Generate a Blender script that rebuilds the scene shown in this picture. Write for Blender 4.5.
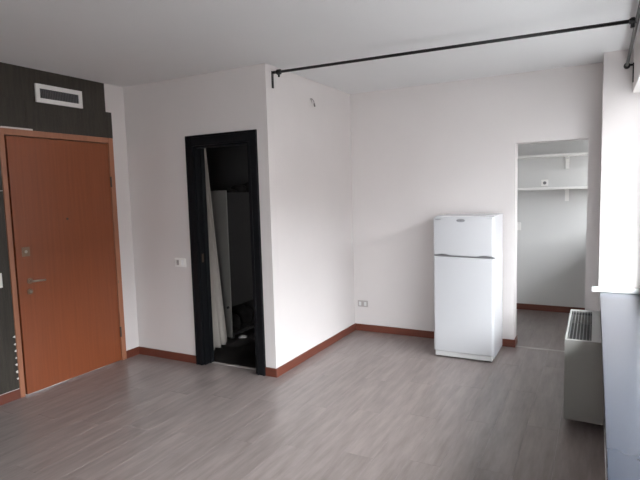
import bpy, bmesh, math, random
from mathutils import Vector, Matrix

random.seed(7)
for o in list(bpy.data.objects):
    bpy.data.objects.remove(o)
scene = bpy.context.scene
COL = scene.collection

# ------------------------------------------------------------------ camera
YAW, PITCH, ROLL = math.radians(-28.2192), math.radians(-5.2902), math.radians(-1.6028)
FPX = 513.94
EYE = Vector((0.0, 0.0, 1.6))
fwd = Vector((math.sin(YAW) * math.cos(PITCH), math.cos(YAW) * math.cos(PITCH), math.sin(PITCH)))
rgt0 = Vector((math.cos(YAW), -math.sin(YAW), 0))
up0 = rgt0.cross(fwd)
rgt = rgt0 * math.cos(ROLL) + up0 * math.sin(ROLL)
upv = -rgt0 * math.sin(ROLL) + up0 * math.cos(ROLL)
cam = bpy.data.cameras.new('camera')
cam.sensor_width = 36.0
cam.lens = FPX / 640.0 * 36.0
cam.clip_start = 0.02
camo = bpy.data.objects.new('camera', cam)
COL.objects.link(camo)
m3 = Matrix((rgt, upv, -fwd)).transposed()
camo.matrix_world = Matrix.Translation(EYE) @ m3.to_4x4()
scene.camera = camo

# ------------------------------------------------------------------ world: pale overcast sky
SKY = 22.0
world = bpy.data.worlds.new('overcast_sky')
scene.world = world
world.use_nodes = True
wn = world.node_tree.nodes
wn['Background'].inputs['Color'].default_value = (0.93, 0.965, 1.0, 1)
wl_ = world.node_tree.links
# CIE overcast sky: luminance rises from the horizon to three times that at the zenith
tcw = wn.new('ShaderNodeTexCoord')
sep = wn.new('ShaderNodeSeparateXYZ')
mrw = wn.new('ShaderNodeMapRange')
mrw.inputs['To Min'].default_value = SKY / 3
mrw.inputs['To Max'].default_value = SKY
wl_.new(tcw.outputs['Generated'], sep.inputs[0])
wl_.new(sep.outputs['Z'], mrw.inputs['Value'])
wl_.new(mrw.outputs['Result'], wn['Background'].inputs['Strength'])


def portal(name, x, y, z, sy, sz):
    """daylight portal in a window opening (guides sky sampling, adds no light)"""
    l = bpy.data.lights.new(name, 'AREA')
    l.shape = 'RECTANGLE'
    l.size = sz
    l.size_y = sy
    l.cycles.is_portal = True
    o = bpy.data.objects.new(name, l)
    COL.objects.link(o)
    o.location = (x, y, z)
    o.rotation_euler = (0, math.radians(90), 0)
    return o


scene.view_settings.view_transform = 'Standard'
scene.view_settings.look = 'None'
scene.view_settings.gamma = 1.0
scene.view_settings.use_curve_mapping = False
scene.view_settings.exposure = 0.92
scene.cycles.diffuse_bounces = 8
scene.cycles.max_bounces = 12

# ------------------------------------------------------------------ measurements (metres)
XE, YD, XS, YB, ZC = -4.108, 3.657, -2.432, 5.335, 2.679
YA = 7.079            # kitchen back wall
YR = -3.2             # wall behind the camera
XW = 0.55             # outside face of the window wall
WIN = (0.3, 4.95, 0.69, 2.33)      # main window y0,y1,z0,z1
BAL = (-2.9, -0.5, 0.0, 2.33)      # unseen balcony door behind the viewer, added to brighten the left walls
KWIN = (5.7, 6.95, 1.2, 2.33)      # kitchen window
BED = (-5.2, 5.75)    # dark room: left wall x, back wall y

portal('window_daylight', 0.47, (WIN[0] + WIN[1]) / 2, (WIN[2] + WIN[3]) / 2, WIN[1] - WIN[0], WIN[3] - WIN[2])
portal('added_door_daylight', 0.47, (BAL[0] + BAL[1]) / 2, (BAL[2] + BAL[3]) / 2, BAL[1] - BAL[0], BAL[3] - BAL[2])
portal('kitchen_daylight', 0.47, (KWIN[0] + KWIN[1]) / 2, (KWIN[2] + KWIN[3]) / 2, KWIN[1] - KWIN[0], KWIN[3] - KWIN[2])


# ------------------------------------------------------------------ materials
def srgb(r, g, b):
    f = lambda c: (c / 255 / 12.92) if c / 255 <= 0.04045 else ((c / 255 + 0.055) / 1.055) ** 2.4
    return (f(r), f(g), f(b), 1)


def mat(name, col, rough=0.5, metal=0.0, spec=0.5, noise=0.0, nscale=8.0, stretch=(1, 1, 1), bump=0.0, bscale=60.0,
        bstretch=None, coat=0.0, objvar=0.0):
    m = bpy.data.materials.new(name)
    m.use_nodes = True
    nt = m.node_tree
    b = nt.nodes['Principled BSDF']
    b.inputs['Roughness'].default_value = rough
    b.inputs['Metallic'].default_value = metal
    b.inputs['Specular IOR Level'].default_value = spec
    b.inputs['Coat Weight'].default_value = coat
    b.inputs['Coat Roughness'].default_value = 0.12
    tc = nt.nodes.new('ShaderNodeTexCoord')
    if noise:
        mp = nt.nodes.new('ShaderNodeMapping')
        mp.inputs['Scale'].default_value = stretch
        nt.links.new(tc.outputs['Object'], mp.inputs['Vector'])
        src = mp.outputs['Vector']
        if objvar:
            oi = nt.nodes.new('ShaderNodeObjectInfo')
            ad = nt.nodes.new('ShaderNodeVectorMath')
            ad.operation = 'MULTIPLY_ADD'
            ad.inputs[1].default_value = (37, 23, 11)
            nt.links.new(oi.outputs['Random'], ad.inputs[0])
            nt.links.new(src, ad.inputs[2])
            src = ad.outputs[0]
        n = nt.nodes.new('ShaderNodeTexNoise')
        n.inputs['Scale'].default_value = nscale
        n.inputs['Detail'].default_value = 6
        n.inputs['Roughness'].default_value = 0.6
        nt.links.new(src, n.inputs['Vector'])
        rp = nt.nodes.new('ShaderNodeValToRGB')
        e = rp.color_ramp.elements
        e[0].position, e[1].position = 0.3, 0.7
        e[0].color = (*[c * (1 - noise) for c in col[:3]], 1)
        e[1].color = (*[min(1, c * (1 + noise)) for c in col[:3]], 1)
        nt.links.new(n.outputs['Fac'], rp.inputs['Fac'])
        out = rp.outputs['Color']
        if objvar:
            hs = nt.nodes.new('ShaderNodeHueSaturation')
            mr = nt.nodes.new('ShaderNodeMapRange')
            mr.inputs['To Min'].default_value = 1 - objvar
            mr.inputs['To Max'].default_value = 1 + objvar
            nt.links.new(oi.outputs['Random'], mr.inputs['Value'])
            nt.links.new(mr.outputs['Result'], hs.inputs['Value'])
            nt.links.new(out, hs.inputs['Color'])
            out = hs.outputs['Color']
        nt.links.new(out, b.inputs['Base Color'])
    else:
        b.inputs['Base Color'].default_value = col
    if bump:
        mp2 = nt.nodes.new('ShaderNodeMapping')
        mp2.inputs['Scale'].default_value = bstretch or stretch
        nt.links.new(tc.outputs['Object'], mp2.inputs['Vector'])
        n2 = nt.nodes.new('ShaderNodeTexNoise')
        n2.inputs['Scale'].default_value = bscale
        n2.inputs['Detail'].default_value = 3
        nt.links.new(mp2.outputs['Vector'], n2.inputs['Vector'])
        bp = nt.nodes.new('ShaderNodeBump')
        bp.inputs['Strength'].default_value = bump
        bp.inputs['Distance'].default_value = 0.004
        nt.links.new(n2.outputs['Fac'], bp.inputs['Height'])
        nt.links.new(bp.outputs['Normal'], b.inputs['Normal'])
    return m


M = {}
M['wall'] = mat('white_wall_paint', (0.665, 0.632, 0.622, 1), 0.6, noise=0.02, nscale=1.5, bump=0.05, bscale=90)
M['ceiling'] = mat('ceiling_paint', (0.74, 0.745, 0.75, 1), 0.75, noise=0.015, nscale=1.2, bump=0.05, bscale=70)
M['kitchen'] = mat('kitchen_tiled_paint', (0.60, 0.60, 0.592, 1), 0.45, noise=0.02, nscale=2)
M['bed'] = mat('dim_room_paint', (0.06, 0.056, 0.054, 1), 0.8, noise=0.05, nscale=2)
M['subfloor'] = mat('screed', (0.10, 0.085, 0.08, 1), 0.8, noise=0.1)
M['plank'] = mat('grey_oak_laminate', (0.222, 0.188, 0.178, 1), 0.28, spec=0.5, noise=0.22, nscale=3.2, stretch=(7, 0.9, 1),
                 bump=0.12, bscale=14, bstretch=(10, 0.7, 1), objvar=0.04)
M['skirt'] = mat('cherry_skirting', srgb(102, 55, 42), 0.32, noise=0.12, nscale=4, stretch=(1, 1, 5))
M['doorwood'] = mat('cherry_veneer', srgb(134, 72, 42), 0.38, noise=0.10, nscale=3.0, stretch=(14, 14, 0.5))
M['framewood'] = mat('pale_cherry_frame', srgb(158, 106, 80), 0.4, noise=0.10, nscale=4, stretch=(8, 8, 0.6))
M['paper'] = mat('dark_ribbed_wallpaper', (0.032, 0.027, 0.020, 1), 0.42, spec=0.45, noise=0.35, nscale=5, stretch=(8, 8, 0.6),
                 bump=0.5, bscale=30, bstretch=(10, 10, 0.8))
M['black'] = mat('black_lacquer', (0.007, 0.0075, 0.009, 1), 0.4, spec=0.2, noise=0.15, nscale=6)
M['iron'] = mat('black_iron', (0.012, 0.012, 0.012, 1), 0.35, metal=0.3, noise=0.1)
M['white'] = mat('white_plastic', (0.80, 0.79, 0.77, 1), 0.4, noise=0.01)
M['greyplastic'] = mat('grey_plastic', (0.42, 0.39, 0.375, 1), 0.45, noise=0.03)
M['fridge'] = mat('fridge_enamel', (0.56, 0.57, 0.59, 1), 0.25, spec=0.5, noise=0.01, nscale=3, coat=0.3)
M['plinth'] = mat('fridge_plinth', (0.66, 0.66, 0.66, 1), 0.45, noise=0.02)
M['gasket'] = mat('grey_gasket', (0.16, 0.16, 0.165, 1), 0.5, noise=0.05)
M['badge'] = mat('grey_badge', (0.30, 0.31, 0.33, 1), 0.3, metal=0.6, noise=0.05)
M['dark'] = mat('dark_shadow_metal', (0.012, 0.012, 0.012, 1), 0.6, noise=0.1)
M['coil'] = mat('fan_coil_enamel', (0.27, 0.27, 0.255, 1), 0.42, noise=0.03, nscale=3)
M['coilslat'] = mat('fan_coil_slat', (0.13, 0.13, 0.13, 1), 0.5, noise=0.03)
M['ledge'] = mat('blue_grey_stone', (0.03, 0.038, 0.055, 1), 0.2, spec=0.4, noise=0.06, nscale=5)
M['marble'] = mat('white_marble', (0.82, 0.83, 0.84, 1), 0.3, noise=0.03, nscale=6)
M['steel'] = mat('brushed_steel', (0.42, 0.38, 0.33, 1), 0.3, metal=0.9, noise=0.05)
M['rodlit'] = mat('window_lit_iron', (0.10, 0.10, 0.095, 1), 0.5, metal=0.4, noise=0.05)  # black iron made paler: window light on the rod put into its colour
M['brass'] = mat('worn_brass', (0.24, 0.16, 0.11, 1), 0.42, metal=0.5, noise=0.1)
M['hinge'] = mat('dark_hinge', (0.09, 0.06, 0.045, 1), 0.45, metal=0.4, noise=0.05)
M['plaster'] = mat('bare_plaster', (0.72, 0.69, 0.66, 1), 0.8, noise=0.06, nscale=20)
M['curtain'] = mat('beige_curtain', (0.50, 0.46, 0.42, 1), 0.85, noise=0.08, nscale=10, stretch=(1, 1, 0.3))
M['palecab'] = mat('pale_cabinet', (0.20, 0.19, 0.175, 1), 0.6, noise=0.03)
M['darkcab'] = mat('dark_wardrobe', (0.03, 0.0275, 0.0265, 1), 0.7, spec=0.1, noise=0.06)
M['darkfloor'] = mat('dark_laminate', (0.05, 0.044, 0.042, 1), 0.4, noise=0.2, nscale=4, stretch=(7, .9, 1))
M['cloth'] = mat('dark_cloth', (0.018, 0.016, 0.0155, 1), 0.95, spec=0.1, noise=0.2)
M['paperwhite'] = mat('white_cloth', (0.6, 0.58, 0.56, 1), 0.9, noise=0.03)
M['wire'] = mat('grey_wire', (0.34, 0.32, 0.31, 1), 0.5, noise=0.05)
M['facade'] = mat('dull_facade_render', (0.10, 0.09, 0.085, 1), 0.9, noise=0.1)
M['ground'] = mat('street_paving', (0.09, 0.09, 0.088, 1), 0.9, noise=0.1)
g = bpy.data.materials.new('window_glass')
g.use_nodes = True
nt = g.node_tree
nt.nodes.remove(nt.nodes['Principled BSDF'])
tr = nt.nodes.new('ShaderNodeBsdfTransparent')
gl = nt.nodes.new('ShaderNodeBsdfGlossy')
gl.inputs['Roughness'].default_value = 0.02
mx = nt.nodes.new('ShaderNodeMixShader')
mx.inputs[0].default_value = 0.04
nt.links.new(tr.outputs[0], mx.inputs[1])
nt.links.new(gl.outputs[0], mx.inputs[2])
nt.links.new(mx.outputs[0], nt.nodes['Material Output'].inputs['Surface'])
M['glass'] = g


# ------------------------------------------------------------------ builders
def box(bm, x0, x1, y0, y1, z0, z1):
    vs = [bm.verts.new((x, y, z)) for x in (x0, x1) for y in (y0, y1) for z in (z0, z1)]
    for f in ((0, 1, 3, 2), (4, 6, 7, 5), (0, 4, 5, 1), (2, 3, 7, 6), (0, 2, 6, 4), (1, 5, 7, 3)):
        bm.faces.new([vs[i] for i in f])


def tube(bm, pts, r, seg=12, cap=True):
    pts = [Vector(p) for p in pts]
    rings = []
    for i, p in enumerate(pts):
        a = pts[max(i - 1, 0)]
        b = pts[min(i + 1, len(pts) - 1)]
        t = (b - a).normalized()
        ref = Vector((0, 0, 1)) if abs(t.z) < 0.9 else Vector((1, 0, 0))
        u = t.cross(ref).normalized()
        v = t.cross(u)
        rr = r[i] if isinstance(r, (list, tuple)) else r
        rings.append([bm.verts.new(p + (u * math.cos(2 * math.pi * k / seg) + v * math.sin(2 * math.pi * k / seg)) * rr) for k in range(seg)])
    for a, b in zip(rings, rings[1:]):
        for k in range(seg):
            bm.faces.new((a[k], a[(k + 1) % seg], b[(k + 1) % seg], b[k]))
    if cap:
        bm.faces.new(rings[0][::-1])
        bm.faces.new(rings[-1])


def mk(name, fill, material, parent=None, bevel=0.0, smooth=False, seg=2):
    """one mesh object; fill(bm) works in world coordinates"""
    bm = bmesh.new()
    fill(bm)
    bmesh.ops.recalc_face_normals(bm, faces=bm.faces)
    if bevel:
        bmesh.ops.bevel(bm, geom=list(bm.edges), offset=bevel, segments=seg, profile=0.5, affect='EDGES', clamp_overlap=True)
    xs = [v.co for v in bm.verts]
    lo = Vector((min(v.x for v in xs), min(v.y for v in xs), min(v.z for v in xs)))
    hi = Vector((max(v.x for v in xs), max(v.y for v in xs), max(v.z for v in xs)))
    org = Vector(((lo.x + hi.x) / 2, (lo.y + hi.y) / 2, lo.z))
    bmesh.ops.translate(bm, verts=bm.verts, vec=-org)
    me = bpy.data.meshes.new(name)
    bm.to_mesh(me)
    bm.free()
    me.materials.append(M[material])
    if smooth:
        for p in me.polygons:
            p.use_smooth = True
    o = bpy.data.objects.new(name, me)
    COL.objects.link(o)
    o['wx'], o['wy'], o['wz'] = org
    if parent is not None:
        o.parent = parent
        o.location = org - wpos(parent)
    else:
        o.location = org
    return o


def wpos(o):
    p = o.location.copy()
    while o.parent:
        o = o.parent
        p += o.location
    return p


def thing(name, loc, label, cat, group=None, kind=None):
    o = bpy.data.objects.new(name, None)
    o.empty_display_size = 0.1
    COL.objects.link(o)
    o.location = loc
    return tag(o, label, cat, group, kind)


def tag(o, label, cat=None, group=None, kind=None):
    o['label'] = label
    if cat:
        o['category'] = cat
    if group:
        o['group'] = group
    if kind:
        o['kind'] = kind
    return o


def B(*a):
    return lambda bm: box(bm, *a)


def boxes(*lst):
    def f(bm):
        for a in lst:
            box(bm, *a)
    return f


def struct(name, fill, material, label, cat, parent=None, bevel=0.0):
    o = mk(name, fill, material, parent, bevel)
    return tag(o, label, cat, kind='structure')


# ------------------------------------------------------------------ shell
floor = struct('floor', B(-5.3, XW, YR - 0.1, YA + 0.1, -0.12, -0.012), 'subfloor',
               'grey-brown wood laminate floor running through the whole flat', 'floor')
struct('ceiling', B(-5.3, XW, YR - 0.1, YA + 0.1, ZC, ZC + 0.12), 'ceiling', 'plain white ceiling over the whole room', 'ceiling')

# planks laid along the depth of the room
PW, PL = 0.193, 1.29
rooms = [(XE, 0.09, YR, YD), (XS, 0.09, YD, YB), (-0.69, -0.066, YB - .01, YB + .2), (-2.0, 0.5, YB + 0.17, YA), (-3.25, -2.64, YD - .01, YD + 0.09)]
gap = 0.0003
cache = {}
x = -5.2
ci = 0
while x < 0.5:
    off = (ci * 0.47 * PL) % PL
    y = YR - off
    while y < YA:
        a, b, c, d = x, min(x + PW, 0.5), max(y, YR), min(y + PL, YA)
        if d - c > 0.03 and any(a < r[1] and b > r[0] and c < r[3] and d > r[2] for r in rooms):
            key = (round(b - a, 4), round(d - c, 4))
            if key not in cache:
                w, l = key
                o = mk('plank', B(a + gap, b - gap, c + gap, d - gap, -0.012, 0.0), 'plank', floor, bevel=0.0005, seg=1)
                cache[key] = o.data
            else:
                o = bpy.data.objects.new('plank', cache[key])
                COL.objects.link(o)
                o.parent = floor
                o.location = Vector(((a + b) / 2, (c + d) / 2, -0.012)) - floor.location
        y += PL
    x += PW
    ci += 1

# entry wall with its door opening
wl = struct('wall_left', boxes((XE - .1, XE, YR - .1, 2.415, 0, ZC), (XE - .1, XE, 3.475, YD, 0, ZC), (XE - .1, XE, 2.415, 3.475, 2.165, ZC)), 'wall',
            'left entrance wall, dark ribbed wallpaper round the door and white by the corner', 'wall')
# dark wallpaper hung as strips (parts of the wall), torn edges
T = 0.004


def strip(y0, y1, z0, z1):
    mk('wallpaper_strip', B(XE, XE + T, y0 + .0008, y1 - .0008, z0, z1), 'paper', wl)


strip(2.78, 3.43, 2.415, ZC)
strip(2.64, 3.494, 2.172, 2.415)
strip(2.25, 2.78, 2.415, ZC)
strip(2.25, 2.64, 2.182, 2.415)
strip(2.25, 2.407, 1.684, 2.182)
strip(2.25, 2.407, 0.082, 1.680)
for k, y in enumerate((1.72, 1.19, 0.66, 0.13, -0.40, -0.93, -1.46, -1.99, -2.52, -3.05)):
    strip(y, y + 0.53, 0.082, ZC)
strip(YR, -3.05, 0.082, ZC)
mk('plaster_edge', B(XE, XE + 0.006, 2.43, 2.69, 2.172, 2.186), 'plaster', wl)
for k, z in enumerate((0.36, 0.305, 0.245, 0.19, 0.13, 0.075, 0.42)):
    s = 0.009 + 0.008 * random.random()

    def chip(bm, z=z, s=s):
        pts = [(-s * (.6 + .7 * random.random()), s * (random.random() - .5)), (-s * .1, s * (.5 + .6 * random.random())), (s * .9, s * .8), (s * .9, -s * .9), (-s * .3, -s * (.3 + .7 * random.random()))]
        lo_ = [bm.verts.new((XE, 2.398 + p[0], z + p[1] + .09)) for p in pts]
        hi_ = [bm.verts.new((XE + 0.0055, 2.398 + p[0], z + p[1] + .09)) for p in pts]
        bm.faces.new(hi_)
        bm.faces.new(lo_[::-1])
        for i in range(5):
            bm.faces.new((lo_[i], lo_[(i + 1) % 5], hi_[(i + 1) % 5], hi_[i]))
    mk('plaster_chip', chip, 'plaster', wl)

# wall with the black doorway
struct('wall_center', boxes((BED[0], -3.26, YD, YD + .1, 0, ZC), (-2.62, XS, YD, YD + .1, 0, ZC), (-3.26, -2.62, YD, YD + .1, 2.065, ZC)), 'wall',
       'white wall around the black doorway, darker near the ceiling', 'wall')
struct('wall_side', B(XS - .1, XS, YD + .1, YB + .17, 0, ZC), 'wall', 'brightly lit white side wall running back to the corner with the fridge wall', 'wall')
struct('wall_back', boxes((XS, -0.69, YB, YB + .17, 0, ZC), (-0.066, XW, YB, YB + .17, 0, ZC), (-0.69, -0.066, YB, YB + .17, 2.022, ZC)), 'wall',
       'white back wall behind the fridge with the kitchen opening', 'wall')
wr = struct('wall_right', boxes(
    (0.04, XW, 4.95, YB, 0, ZC),
    (0.09, XW, BAL[1], 4.95, 0, 0.645),
    (0.09, XW, YR - .1, BAL[0], 0, 0.645),
    (0.25, XW, YR - .1, 4.95, WIN[3], ZC),
    (0.25, XW, YR - .1, BAL[0], 0.645, WIN[3]), (0.25, XW, BAL[1], WIN[0], 0.69, WIN[3])), 'wall',
    'white window wall at the right with a bright return beyond the ledge', 'wall')
struct('wall_rear', B(XE, 0.09, YR - .1, YR, 0, ZC), 'wall', 'white wall behind the viewer', 'wall')
# kitchen beyond the opening
struct('wall_kitchen_back', B(-2.1, XW, YA, YA + .1, 0, ZC), 'kitchen', 'pale kitchen wall carrying two white shelves', 'wall')
struct('wall_kitchen_left', B(-2.1, -2.0, YB + .17, YA, 0, ZC), 'kitchen', 'kitchen end wall hidden to the left of the opening', 'wall')
struct('wall_kitchen_right', boxes((0.40, XW, YB + .17, KWIN[0], 0, ZC), (0.40, XW, KWIN[1], YA, 0, ZC), (0.40, XW, KWIN[0], KWIN[1], 0, KWIN[2]),
                                   (0.40, XW, KWIN[0], KWIN[1], KWIN[3], ZC)), 'kitchen', 'kitchen window wall hidden to the right of the opening', 'wall')
# dark room
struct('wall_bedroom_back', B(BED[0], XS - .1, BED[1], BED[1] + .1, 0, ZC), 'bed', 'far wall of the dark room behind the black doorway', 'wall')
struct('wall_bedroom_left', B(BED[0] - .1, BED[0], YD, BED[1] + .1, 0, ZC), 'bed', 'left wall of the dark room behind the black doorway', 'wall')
# outside
struct('ground', B(XW + 2, 60, -40, 50, -6.2, -6.0), 'ground', 'paved street below the window', 'ground')

struct('added_overhang_slab', B(XW, XW + 1.3, -3.0, 7.2, 2.62, 2.82), 'facade', 'unseen balcony slab added outside over the window to cut steep sky light', 'balcony')  # out of view, added as an overhang against steep sky light
bl = thing('added_apartment_block', (18, 3, -6), 'unseen grey apartment block added across the street to cut low sky light', 'building')  # out of view, added so low sky light misses the upper walls
mk('facade', B(18, 26, -24, 30, -6, 6.1), 'facade', bl)
mk('roof_cornice', B(17.7, 26.2, -24.2, 30.2, 6.1, 6.4), 'facade', bl)
for zz in (-4.6, -1.5, 1.6):
    for yy in range(-22, 29, 4):
        mk('window', boxes((17.96, 18, yy, yy + 1.4, zz, zz + .1), (17.96, 18, yy, yy + 1.4, zz + 1.6, zz + 1.7), (17.96, 18, yy, yy + .1, zz + .1, zz + 1.6),
                           (17.96, 18, yy + 1.3, yy + 1.4, zz + .1, zz + 1.6), (17.985, 18, yy + .1, yy + 1.3, zz + .1, zz + 1.6)), 'greyplastic', bl)

# skirting boards
bh, bt = 0.078, 0.012
struct('baseboard_left', boxes((XE, XE + bt, YR, 2.407, 0, bh), (XE, XE + bt, 3.484, YD, 0, bh)), 'skirt', 'reddish wood skirting along the entrance wall', 'skirting', bevel=.002)
struct('baseboard_center', boxes((XE + bt, -3.328, YD - bt, YD, 0, bh), (-2.540, XS + bt, YD - bt, YD, 0, bh)), 'skirt',
       'reddish wood skirting either side of the black doorway', 'skirting', bevel=.002)
struct('baseboard_side', B(XS, XS + bt, YD, YB - bt, 0, bh), 'skirt', 'reddish wood skirting along the bright side wall', 'skirting', bevel=.002)
struct('baseboard_back', boxes((XS, -0.69 + bt, YB - bt, YB, 0, bh), (-0.69, -0.69 + bt, YB, YB + .17, 0, bh)), 'skirt',
       'reddish wood skirting behind the fridge, turning into the kitchen opening', 'skirting', bevel=.002)
struct('baseboard_kitchen', B(-2.0, 0.40, YA - bt, YA, 0, bh), 'skirt', 'dark red skirting along the kitchen wall under the shelves', 'skirting', bevel=.002)
struct('baseboard_right', B(0.078, 0.09, BAL[1], 4.95, 0, 0.05), 'marble', 'thin white skirting under the window ledge', 'skirting', bevel=.002)

# ------------------------------------------------------------------ entrance door (hinged on the right)
d1 = thing('door_1', (XE, 2.94, 0), 'reddish cherry wood entrance door with steel lever handle in dark wall', 'door', kind='structure')
mk('door_frame', boxes((XE - .1, XE + .014, 2.407, 2.447, 0, 2.172)), 'framewood', d1, .003)
mk('door_frame', boxes((XE - .1, XE + .014, 3.432, 3.484, 0, 2.172)), 'framewood', d1, .003)
mk('door_frame', boxes((XE - .1, XE + .013, 2.447, 3.432, 2.122, 2.172)), 'framewood', d1, .003)
mk('frame_rebate', boxes((XE - .09, XE - .045, 2.4475, 2.47, 0, 2.1215), (XE - .09, XE - .045, 3.41, 3.4315, 0, 2.1215), (XE - .09, XE - .045, 2.47, 3.41, 2.10, 2.1215)), 'dark', d1)
leaf = mk('door_leaf', B(XE - .042, XE + .006, 2.466, 3.427, .006, 2.114), 'doorwood', d1, .002)
XF = XE + .006


def disc_x(x0, x1, y, z, r, seg=20):
    return lambda bm: tube(bm, [(x0, y, z), (x1, y, z)], r, seg)


mk('handle_rosette', disc_x(XF, XF + .008, 2.562, .94, .024), 'brass', leaf, smooth=False)
mk('lever_handle', lambda bm: tube(bm, [(XF + .008, 2.562, .94), (XF + .045, 2.562, .94), (XF + .052, 2.572, .94), (XF + .052, 2.62, .938), (XF + .05, 2.668, .934)], [.009, .009, .009, .008, .007], 12), 'steel', leaf, smooth=True)
mk('lock_rosette', disc_x(XF, XF + .010, 2.556, .852, .024), 'brass', leaf)
mk('lock_cylinder', disc_x(XF + .010, XF + .02, 2.556, .852, .010), 'steel', leaf)
mk('security_plate', B(XF, XF + .004, 2.514, 2.582, 1.145, 1.222), 'brass', leaf, .001)
mk('plate_keyhole', disc_x(XF + .004, XF + .007, 2.548, 1.184, .012), 'steel', leaf)
mk('peephole', disc_x(XF, XF + .004, 2.945, 1.43, .010), 'hinge', leaf)
for z in (1.755, .29):
    h = mk('hinge', lambda bm, z=z: tube(bm, [(XE + .016, 3.43, z - .05), (XE + .016, 3.43, z + .05)], .008, 10), 'hinge', d1)
mk('strike_plate', B(XE + .014, XE + .0155, 3.436, 3.446, .77, .80), 'brass', d1)

# air grille over the door
v = thing('air_vent', (XE + T, 2.953, 2.412), 'white rectangular air vent grille on the dark wall above the entrance door', 'vent')
y0, y1, z0, z1 = 2.735, 3.172, 2.412, 2.563
xo = XE + T
mk('vent_frame', boxes((xo, xo + .016, y0, y1, z0, z0 + .036), (xo, xo + .016, y0, y1, z1 - .036, z1),
                       (xo, xo + .016, y0, y0 + .034, z0 + .036, z1 - .036), (xo, xo + .016, y1 - .034, y1, z0 + .036, z1 - .036)), 'white', v)
mk('vent_recess', B(xo, xo + .003, y0 + .034, y1 - .034, z0 + .036, z1 - .036), 'dark', v)
n = 24
for k in range(n):
    yy = y0 + .034 + (y1 - y0 - .068) * (k + .5) / n
    mk('vent_slat', B(xo + .003, xo + .012, yy - .0022, yy + .0022, z0 + .036, z1 - .036), 'gasket', v)

tag(sw := thing('light_switch', (XE + T, 2.28, .92), 'white light switch at the far left edge on the dark wall', 'switch'), sw['label'])
mk('switch_plate', B(XE + T, XE + T + .009, 2.22, 2.338, .925, 1.04), 'white', sw, .002)
mk('switch_rocker', B(XE + T + .009, XE + T + .013, 2.262, 2.298, .96, 1.005), 'white', sw, .001)

# ------------------------------------------------------------------ black doorway
d2 = thing('door_2', (-2.95, YD, 0), 'black lacquered doorway opening into a dark room', 'door', kind='structure')
for (a, b) in ((-3.328, -3.250), (-2.622, -2.540)):
    mk('door_casing', boxes((a, b, YD - .018, YD, 0, 2.146), (a + .004, a + .018, YD - .026, YD - .018, 0, 2.142), (b - .02, b - .004, YD - .024, YD - .018, 0, 2.142)), 'black', d2, .0015)
mk('door_casing', boxes((-3.250, -2.622, YD - .018, YD, 2.052, 2.146), (-3.250, -2.622, YD - .026, YD - .018, 2.126, 2.142)), 'black', d2, .0015)
mk('door_jamb', B(-3.258, -3.230, YD + .0005, YD + .112, 0, 2.064), 'black', d2, .002)
mk('door_jamb', B(-2.650, -2.622, YD + .0005, YD + .112, 0, 2.064), 'black', d2, .002)
mk('door_head', B(-3.230, -2.650, YD + .0005, YD + .112, 2.036, 2.064), 'black', d2, .002)
mk('door_stop', boxes((-3.230, -3.218, YD + .06, YD + .112, 0, 2.036)), 'black', d2, .001)
mk('threshold_strip', B(-3.218, -2.65, YD + .075, YD + .105, 0, .003), 'greyplastic', d2, .001)
mk('latch_plate', B(-3.2302, -3.2285, YD + .02, YD + .045, .98, 1.06), 'hinge', d2)

s = thing('light_switch', (-3.474, YD, .93), 'white three-module light switch on the wall left of the black doorway', 'switch')
mk('switch_plate', B(-3.545, -3.403, YD - .010, YD, .930, 1.014), 'white', s, .002)
for k in range(3):
    a = -3.516 + .030 * k
    mk('switch_rocker', B(a, a + .026, YD - .015, YD - .010, .948, .996), ('greyplastic', 'white', 'marble')[k], s, .001)

s = thing('wall_socket', (-2.327, YB, .28), 'small grey power socket on the back wall near the corner', 'socket')
mk('socket_plate', B(-2.388, -2.266, YB - .009, YB, .281, .354), 'greyplastic', s, .002)
for k in range(3):
    a = -2.372 + .032 * k
    mk('socket_module', B(a, a + .028, YB - .012, YB - .009, .296, .34), ('plinth', 'greyplastic', 'plinth')[k], s, .001)

s = thing('wire_stub', (XS, 4.45, 2.42), 'short grey wires sticking out high on the bright side wall', 'wire')
mk('wire', lambda bm: tube(bm, [(XS - .002, 4.425, 2.50), (XS + .015, 4.428, 2.495), (XS + .022, 4.445, 2.475), (XS + .018, 4.46, 2.455)], .0035, 8), 'wire', s, smooth=True)
mk('wire', lambda bm: tube(bm, [(XS - .002, 4.42, 2.50), (XS + .012, 4.418, 2.48), (XS + .014, 4.424, 2.455)], .0025, 8), 'greyplastic', s, smooth=True)
mk('wire_connector', lambda bm: tube(bm, [(XS + .018, 4.459, 2.458), (XS + .017, 4.472, 2.43)], .008, 10), 'wire', s)

# ------------------------------------------------------------------ fridge
FX0, FX1, FY0, FY1, FZ = -1.342, -0.792, 4.745, 5.285, 1.346
fr_ = thing('refrigerator', ((FX0 + FX1) / 2, 5.0, 0), 'white two-door refrigerator standing against the back wall', 'refrigerator')
DY = FY0 + .062
mk('cabinet', B(FX0 + .004, FX1, DY + .006, FY1, .02, FZ), 'fridge', fr_, .006)
mk('door_gasket', boxes((FX0 + .016, FX1 - .016, DY - .0005, DY + .0055, .07, FZ - .015)), 'plinth', fr_)


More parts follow.
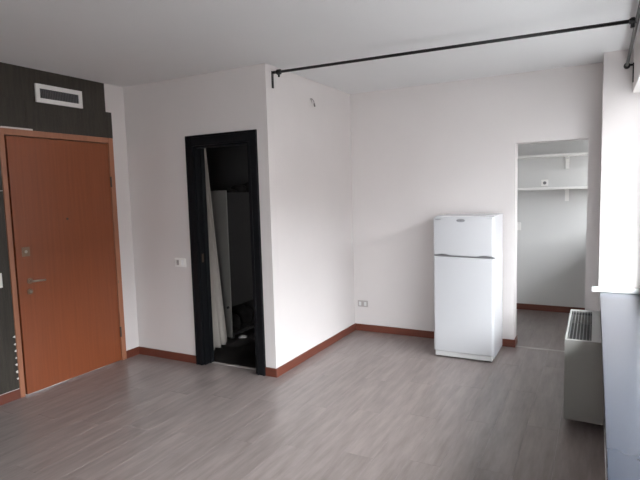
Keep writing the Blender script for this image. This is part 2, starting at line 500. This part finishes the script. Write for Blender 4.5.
def bowed(zlo, zhi, x0=FX0, x1=FX1):
    def f(bm):
        N = 36
        rows = []
        for i in range(N + 1):
            t = i / N
            xx = x0 + (x1 - x0) * t
            s_ = 4 * t * (1 - t)
            e = min(t, 1 - t) * (x1 - x0)
            rnd = .012 * max(0, 1 - e / .012) ** 2
            yf = FY0 + .014 * (1 - s_) + rnd
            a, b = zlo(t), zhi(t)
            c = .007
            rows.append([bm.verts.new(q) for q in ((xx, DY, a), (xx, yf + c, a), (xx, yf, a + c), (xx, yf, b - c), (xx, yf + c, b), (xx, DY, b))])
        for r0, r1 in zip(rows, rows[1:]):
            for k in range(6):
                bm.faces.new((r0[k], r0[(k + 1) % 6], r1[(k + 1) % 6], r1[k]))
        bm.faces.new(rows[0])
        bm.faces.new(rows[-1][::-1])
    return f


def bump1(t, c, w):
    d = abs(t - c) / w
    return 0 if d >= 1 else 0.5 * (1 + math.cos(math.pi * d))


GZ = 0.966
main = mk('fridge_door', bowed(lambda t: .062, lambda t: GZ - .004 + .010 * (1 - t) - .002), 'fridge', fr_)
frz = mk('freezer_door', bowed(lambda t: GZ + .009 + .010 * (1 - t) + .010 * bump1(t, .16, .16) + .010 * bump1(t, .86, .16) - .001 * bump1(t, .5, .2),
                               lambda t: FZ - .012 + .012 * (4 * t * (1 - t)) ** .5), 'fridge', fr_)
mk('grip_strip', lambda bm: box(bm, FX0 + .006, FX1 - .006, FY0 + .030, DY - .002, GZ - .001, GZ + .030), 'gasket', fr_)
mk('plinth', B(FX0 + .012, FX1 - .012, FY0 + .022, FY0 + .07, .012, .058), 'plinth', fr_, .004)
mk('base', B(FX0 + .03, FX1 - .03, FY0 + .07, FY1 - .03, 0, .022), 'dark', fr_)
mk('hinge', boxes((FX1 - .03, FX1 + .012, FY0 + .02, FY0 + .034, GZ - .001, GZ + .005)), 'badge', fr_, .001)
mk('hinge_cover', B(FX1 - .075, FX1 - .006, FY0 + .03, FY0 + .12, FZ - .004, FZ + .004), 'fridge', fr_, .002)


def oval(bm, cx, cz, rx, rz, yb, yf, n=28):
    a = [bm.verts.new((cx + rx * math.cos(6.28318 * k / n), yb, cz + rz * math.sin(6.28318 * k / n))) for k in range(n)]
    b = [bm.verts.new((cx + rx * .93 * math.cos(6.28318 * k / n), yf, cz + rz * .9 * math.sin(6.28318 * k / n))) for k in range(n)]
    bm.faces.new(b)
    for k in range(n):
        bm.faces.new((a[k], a[(k + 1) % n], b[(k + 1) % n], b[k]))


bc = (-1.082, 1.308)
bd = mk('badge', lambda bm: oval(bm, bc[0], bc[1], .044, .017, FY0 + .004, FY0 - .002), 'badge', frz)
mk('badge_lettering', boxes(*[(bc[0] - .03 + .0125 * k, bc[0] - .03 + .0125 * k + .008, FY0 - .0035, FY0 - .002, bc[1] - .008, bc[1] + .008) for k in range(5)]), 'gasket', frz)
mk('model_mark', boxes(*[(-1.318 + .0105 * k, -1.318 + .0105 * k + .008, FY0 + .003, FY0 + .013, 1.314, 1.323) for k in range(5)]), 'badge', frz)

# ------------------------------------------------------------------ window, ledge, sill
w1 = thing('window_1', (.4, 2.75, .69), 'large bright window at the right with deep blue-grey ledge', 'window', kind='structure')
mk('window_ledge', boxes((.05, .44, WIN[0], 4.945, .648, .690), (.05, .2495, BAL[1], WIN[0], .648, .690)), 'ledge', w1, .003)
mk('sill_upstand', B(-.012, .338, 4.905, 4.948, .6905, .733), 'marble', w1, .004)
wy = [WIN[0], 1.85, 3.4, 4.95]
fx0, fx1 = .345, .405
mk('window_frame', boxes((fx0, fx1, WIN[0], WIN[1], .6905, .75), (fx0, fx1, WIN[0], WIN[1], 2.27, 2.33), (fx0, fx1, WIN[0], WIN[0] + .06, .75, 2.27),
                         (fx0, fx1, WIN[1] - .06, WIN[1] - .001, .75, 2.27)), 'white', w1, .003)
for a in wy[1:3]:
    mk('mullion', B(fx0, fx1, a - .04, a + .04, .75, 2.27), 'white', w1, .003)
for a, b in zip(wy, wy[1:]):
    mk('pane', B(.373, .377, a + .04, b - .04, .75, 2.27), 'glass', w1)

SHUT = 2.26                       # roller shutter let down to this height
ns_ = 2
for k in range(ns_):
    za = SHUT + (2.33 - SHUT) * k / ns_
    mk('shutter_slat', B(.43, .442, WIN[0] + .001, WIN[1] - .001, za + .001, za + (2.33 - SHUT) / ns_ - .001), 'greyplastic', w1, .003)

d3 = thing('door_3', (.4, -1.7, 0), 'unseen glazed white balcony door added behind the viewer to light the left walls', 'door', kind='structure')
for a in (BAL[0], -1.735, BAL[1] - .07):
    mk('door_stile', B(.345, .405, a, a + .07, .1, 2.26), 'white', d3, .003)
mk('door_rail', B(.345, .405, BAL[0], BAL[1], 2.2605, 2.33), 'white', d3, .003)
mk('door_rail', B(.345, .405, BAL[0], BAL[1], 0.0, .0995), 'white', d3, .003)
for a, b in ((BAL[0] + .07, -1.735), (-1.665, BAL[1] - .07)):
    mk('pane', B(.373, .377, a, b, .1, 2.26), 'glass', d3)

w2 = thing('window_2', (.45, 6.25, 1.0), 'kitchen window hidden to the right of the kitchen opening', 'window', kind='structure')
ky0, ky1, kz0, kz1 = KWIN
mk('window_frame', boxes((.46, .51, ky0, ky1, kz0, kz0 + .05), (.46, .51, ky0, ky1, kz1 - .05, kz1), (.46, .51, ky0, ky0 + .05, kz0 + .05, kz1 - .05),
                         (.46, .51, ky1 - .05, ky1, kz0 + .05, kz1 - .05)), 'white', w2, .003)
mk('pane', B(.483, .487, ky0 + .05, ky1 - .05, kz0 + .05, kz1 - .05), 'glass', w2)

# ------------------------------------------------------------------ fan coil heater under the ledge
fc = thing('fan_coil_heater', (-.04, 4.09, 0), 'grey metal fan coil heater with slotted top beside the window ledge', 'heater')
cx0, cx1, cy0, cy1, cz0, cz1 = -.158, .074, 3.63, 4.56, .066, .602
gx0, gx1, gy0, gy1 = -.145, -.004, 3.655, 4.50
zc = cz1 - .003
mk('casing', boxes((cx0, cx1, cy0, cy1, cz0, zc - .1), (cx0, gx0, cy0, cy1, zc - .1, zc), (gx1, cx1, cy0, cy1, zc - .1, zc), (gx0, gx1, cy0, gy0, zc - .1, zc), (gx0, gx1, gy1, cy1, zc - .1, zc)), 'coil', fc)
mk('top_panel', boxes((cx0, gx0, cy0, cy1, zc, cz1), (gx1, cx1, cy0, cy1, zc, cz1), (gx0, gx1, cy0, gy0, zc, cz1), (gx0, gx1, gy1, cy1, zc, cz1)), 'coil', fc)
gr = mk('outlet_grille', B(gx0, gx1, gy0, gy1, cz1 - .103, cz1 - .098), 'dark', fc)
ns = 7
for k in range(ns):
    xx = gx0 + (gx1 - gx0) * (k + .5) / ns
    mk('slat', B(xx - .0022, xx + .0022, gy0, gy1, cz1 - .012, cz1 - .002), 'coilslat', gr)
for yy in (gy0 + .006, gy1 - .006):
    mk('cross_bar', B(gx0, gx1, yy - .005, yy + .005, cz1 - .026, cz1 - .008), 'coilslat', gr)
for yy in (cy0 + .16, cy1 - .2):
    mk('foot', B(cx0 + .06, cx1 - .03, yy, yy + .05, 0, cz0), 'dark', fc)

# ------------------------------------------------------------------ curtain rods near the ceiling
ry, rx = 3.757, .203
RZ2 = 2.583
cr = thing('curtain_rod', (-1.1, ry, 2.47), 'black iron curtain rod crossing the room near the ceiling and turning along the window', 'curtain rod')
mk('cross_rod', lambda bm: tube(bm, [(XS + .03, ry, 2.617), (rx, ry, RZ2)], .0115, 14), 'iron', cr, smooth=True)
mk('window_rod', lambda bm: tube(bm, [(rx, .6, RZ2 + .06), (rx, ry, RZ2), (rx, 4.86, RZ2 - .048)], .0115, 14), 'rodlit', cr, smooth=True)
mk('corner_connector', lambda bm: (tube(bm, [(rx - .04, ry, RZ2), (rx, ry, RZ2)], .017, 14), tube(bm, [(rx - .022, ry, RZ2 - .04), (rx - .022, ry, RZ2 + .02)], .012, 12)), 'iron', cr)
br = mk('wall_bracket', boxes((XS, XS + .008, ry - .012, ry + .012, 2.49, 2.63), (XS + .008, XS + .05, ry - .008, ry + .008, 2.607, 2.629)), 'iron', cr, .001)
mk('clamp', lambda bm: tube(bm, [(XS + .046, ry, 2.6165), (XS + .052, ry, 2.6165), (XS + .085, ry, 2.616), (XS + .092, ry, 2.6158)], [.016, .022, .022, .014], 14), 'iron', br)
mk('clamp_screw', lambda bm: tube(bm, [(XS + .068, ry, 2.598), (XS + .068, ry, 2.575)], .009, 10), 'iron', br)
br = mk('wall_bracket', boxes((.242, .25, 4.848, 4.872, 2.40, 2.55), (.2, .242, 4.853, 4.867, 2.528, 2.544)), 'iron', cr, .001)
mk('rod_end', lambda bm: tube(bm, [(rx, 4.845, RZ2 - .05), (rx, 4.855, RZ2 - .05), (rx, 4.875, RZ2 - .05), (rx, 4.89, RZ2 - .05)], [.014, .024, .024, .012], 14), 'iron', br)

# ------------------------------------------------------------------ kitchen shelves
for (z, lab, grp) in ((1.955, 'upper white wall shelf with bracket in the kitchen', 0), (1.557, 'lower white wall shelf with bracket in the kitchen', 0)):
    sh = thing('wall_shelf', (-.7, YA, z - .16), lab, 'shelf', 'white shelves on the kitchen wall')
    mk('shelf_board', B(-1.6, .395, YA - .26, YA, z, z + .026), 'white', sh, .002)
    for xx in (-1.25, -.31):
        mk('bracket', boxes((xx - .022, xx + .022, YA - .014, YA, z - .15, z), (xx - .018, xx + .018, YA - .21, YA - .014, z - .016, z)), 'white', sh, .002)
s = thing('wall_socket', (-.562, YA, 1.60), 'white socket on the kitchen wall just above the lower shelf', 'socket')
mk('socket_plate', B(-.605, -.525, YA - .009, YA, 1.60, 1.68), 'white', s, .002)
mk('socket_face', lambda bm: tube(bm, [(-.565, YA - .009, 1.64), (-.565, YA - .013, 1.64)], .02, 18), 'gasket', s)
s = thing('light_switch', (-.87, YA, 1.1), 'white light switch on the kitchen wall beside the opening edge', 'switch')
mk('switch_plate', B(-.92, -.84, YA - .012, YA, 1.04, 1.14), 'white', s, .003)
mk('switch_rocker', B(-.90, -.86, YA - .017, YA - .012, 1.06, 1.12), 'white', s, .001)
struct('trim_1', B(-.69 + bt, -.066, YB + .02, YB + .06, 0, .003), 'greyplastic', 'thin floor joint strip across the kitchen opening', 'threshold', bevel=.001)

# ------------------------------------------------------------------ inside the dark room
cu = thing('curtain', (-3.42, 4.0, .05), 'pale beige curtain hanging in folds inside the black doorway', 'curtain')


def curtain(bm):
    NU, NV = 72, 24
    rows = []
    for j in range(NV + 1):
        t = j / NV            # 0 bottom, 1 top
        z = .055 + t * 2.25
        yend = 4.20 - .19 * t ** 1.2
        row = []
        for i in range(NU + 1):
            s_ = i / NU
            y = 3.80 + (yend - 3.80) * s_
            xx = -3.40 + .045 * math.sin(s_ * 2 * math.pi * 4 + .4) * (1 - .35 * t) + .02 * math.sin(3 * t + 4 * s_) - .05 * t
            row.append(bm.verts.new((xx, y, z)))
        rows.append(row)
    for a, b in zip(rows, rows[1:]):
        for i in range(NU):
            bm.faces.new((a[i], a[i + 1], b[i + 1], b[i]))


c = mk('curtain_cloth', curtain, 'curtain', cu, smooth=True)
c.modifiers.new('thickness', 'SOLIDIFY').thickness = .004
mk('curtain_rail', lambda bm: tube(bm, [(-3.45, 3.762, 2.33), (-3.45, 5.7, 2.33)], .012, 10), 'dark', cu)

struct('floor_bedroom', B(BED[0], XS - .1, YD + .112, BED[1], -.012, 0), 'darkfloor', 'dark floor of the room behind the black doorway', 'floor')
pc = thing('cabinet', (-3.85, 4.8, 0), 'tall cabinet with pale front and dark side in the room behind the curtain', 'cabinet')
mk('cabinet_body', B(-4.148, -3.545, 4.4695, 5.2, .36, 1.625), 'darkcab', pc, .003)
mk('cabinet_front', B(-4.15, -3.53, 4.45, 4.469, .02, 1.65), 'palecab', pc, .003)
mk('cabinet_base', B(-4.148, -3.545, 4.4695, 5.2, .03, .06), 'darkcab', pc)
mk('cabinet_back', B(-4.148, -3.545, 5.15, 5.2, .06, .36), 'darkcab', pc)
for a, b in ((-4.13, 4.48), (-3.59, 4.48), (-4.13, 5.14), (-3.59, 5.14)):
    mk('foot', B(a, a + .04, b, b + .04, 0, .03), 'dark', pc)
mk('cabinet_knob', lambda bm: tube(bm, [(-3.56, 4.45, .36), (-3.56, 4.43, .36)], .014, 10), 'dark', pc)


def lump(cx, cy, z, rx_, ry_, rz_, sd):
    def f(bm):
        rnd = random.Random(sd)
        bmesh.ops.create_icosphere(bm, subdivisions=3, radius=1)
        ph = [rnd.random() * 6 for _ in range(4)]
        for vv in bm.verts:
            p = vv.co
            k = 1 + .12 * math.sin(4 * p.x + ph[0]) + .10 * math.sin(5 * p.y + ph[1]) + .1 * math.sin(6 * p.z + ph[2])
            zz = max(p.z * k, -.6)
            vv.co = (cx + p.x * k * rx_, cy + p.y * k * ry_, z + (zz + .6) * rz_)
    return f


tops = [(-3.70, 4.66, .12, .030, 'small dark folded blanket on the cabinet top, nearest the pale front'), (-3.68, 4.88, .10, .055, 'dark bundle of cloth in the middle of the cabinet top'),
        (-3.68, 5.08, .09, .085, 'tallest dark bundle on the cabinet top, furthest back')]
for k, (cx, cy, rr, hh, lab) in enumerate(tops):
    tag(mk('cloth_bundle', lump(cx, cy, 1.626, rr, .085, hh, k), 'cloth', None, smooth=True), lab, 'bundle', 'bundles on the cabinet')
for k, (cx, cy, rr, hh, lab) in enumerate(((-3.70, 4.70, .10, .10, 'dark crumpled garment under the cabinet, nearest the pale front'), (-3.70, 4.95, .10, .13, 'dark crumpled garment under the cabinet, further back'))):
    tag(mk('garment', lump(cx, cy, .061, rr, .09, hh, 10 + k), 'cloth', None, smooth=True), lab, 'garment', 'garments under the cabinet')
tag(mk('rag', lump(-3.47, 4.56, 0, .045, .05, .012, 30), 'paperwhite', None, smooth=True), 'small white rag lying on the floor of the dark room', 'rag')

for o in bpy.data.objects:
    for k in ('wx', 'wy', 'wz'):
        if k in o:
            del o[k]
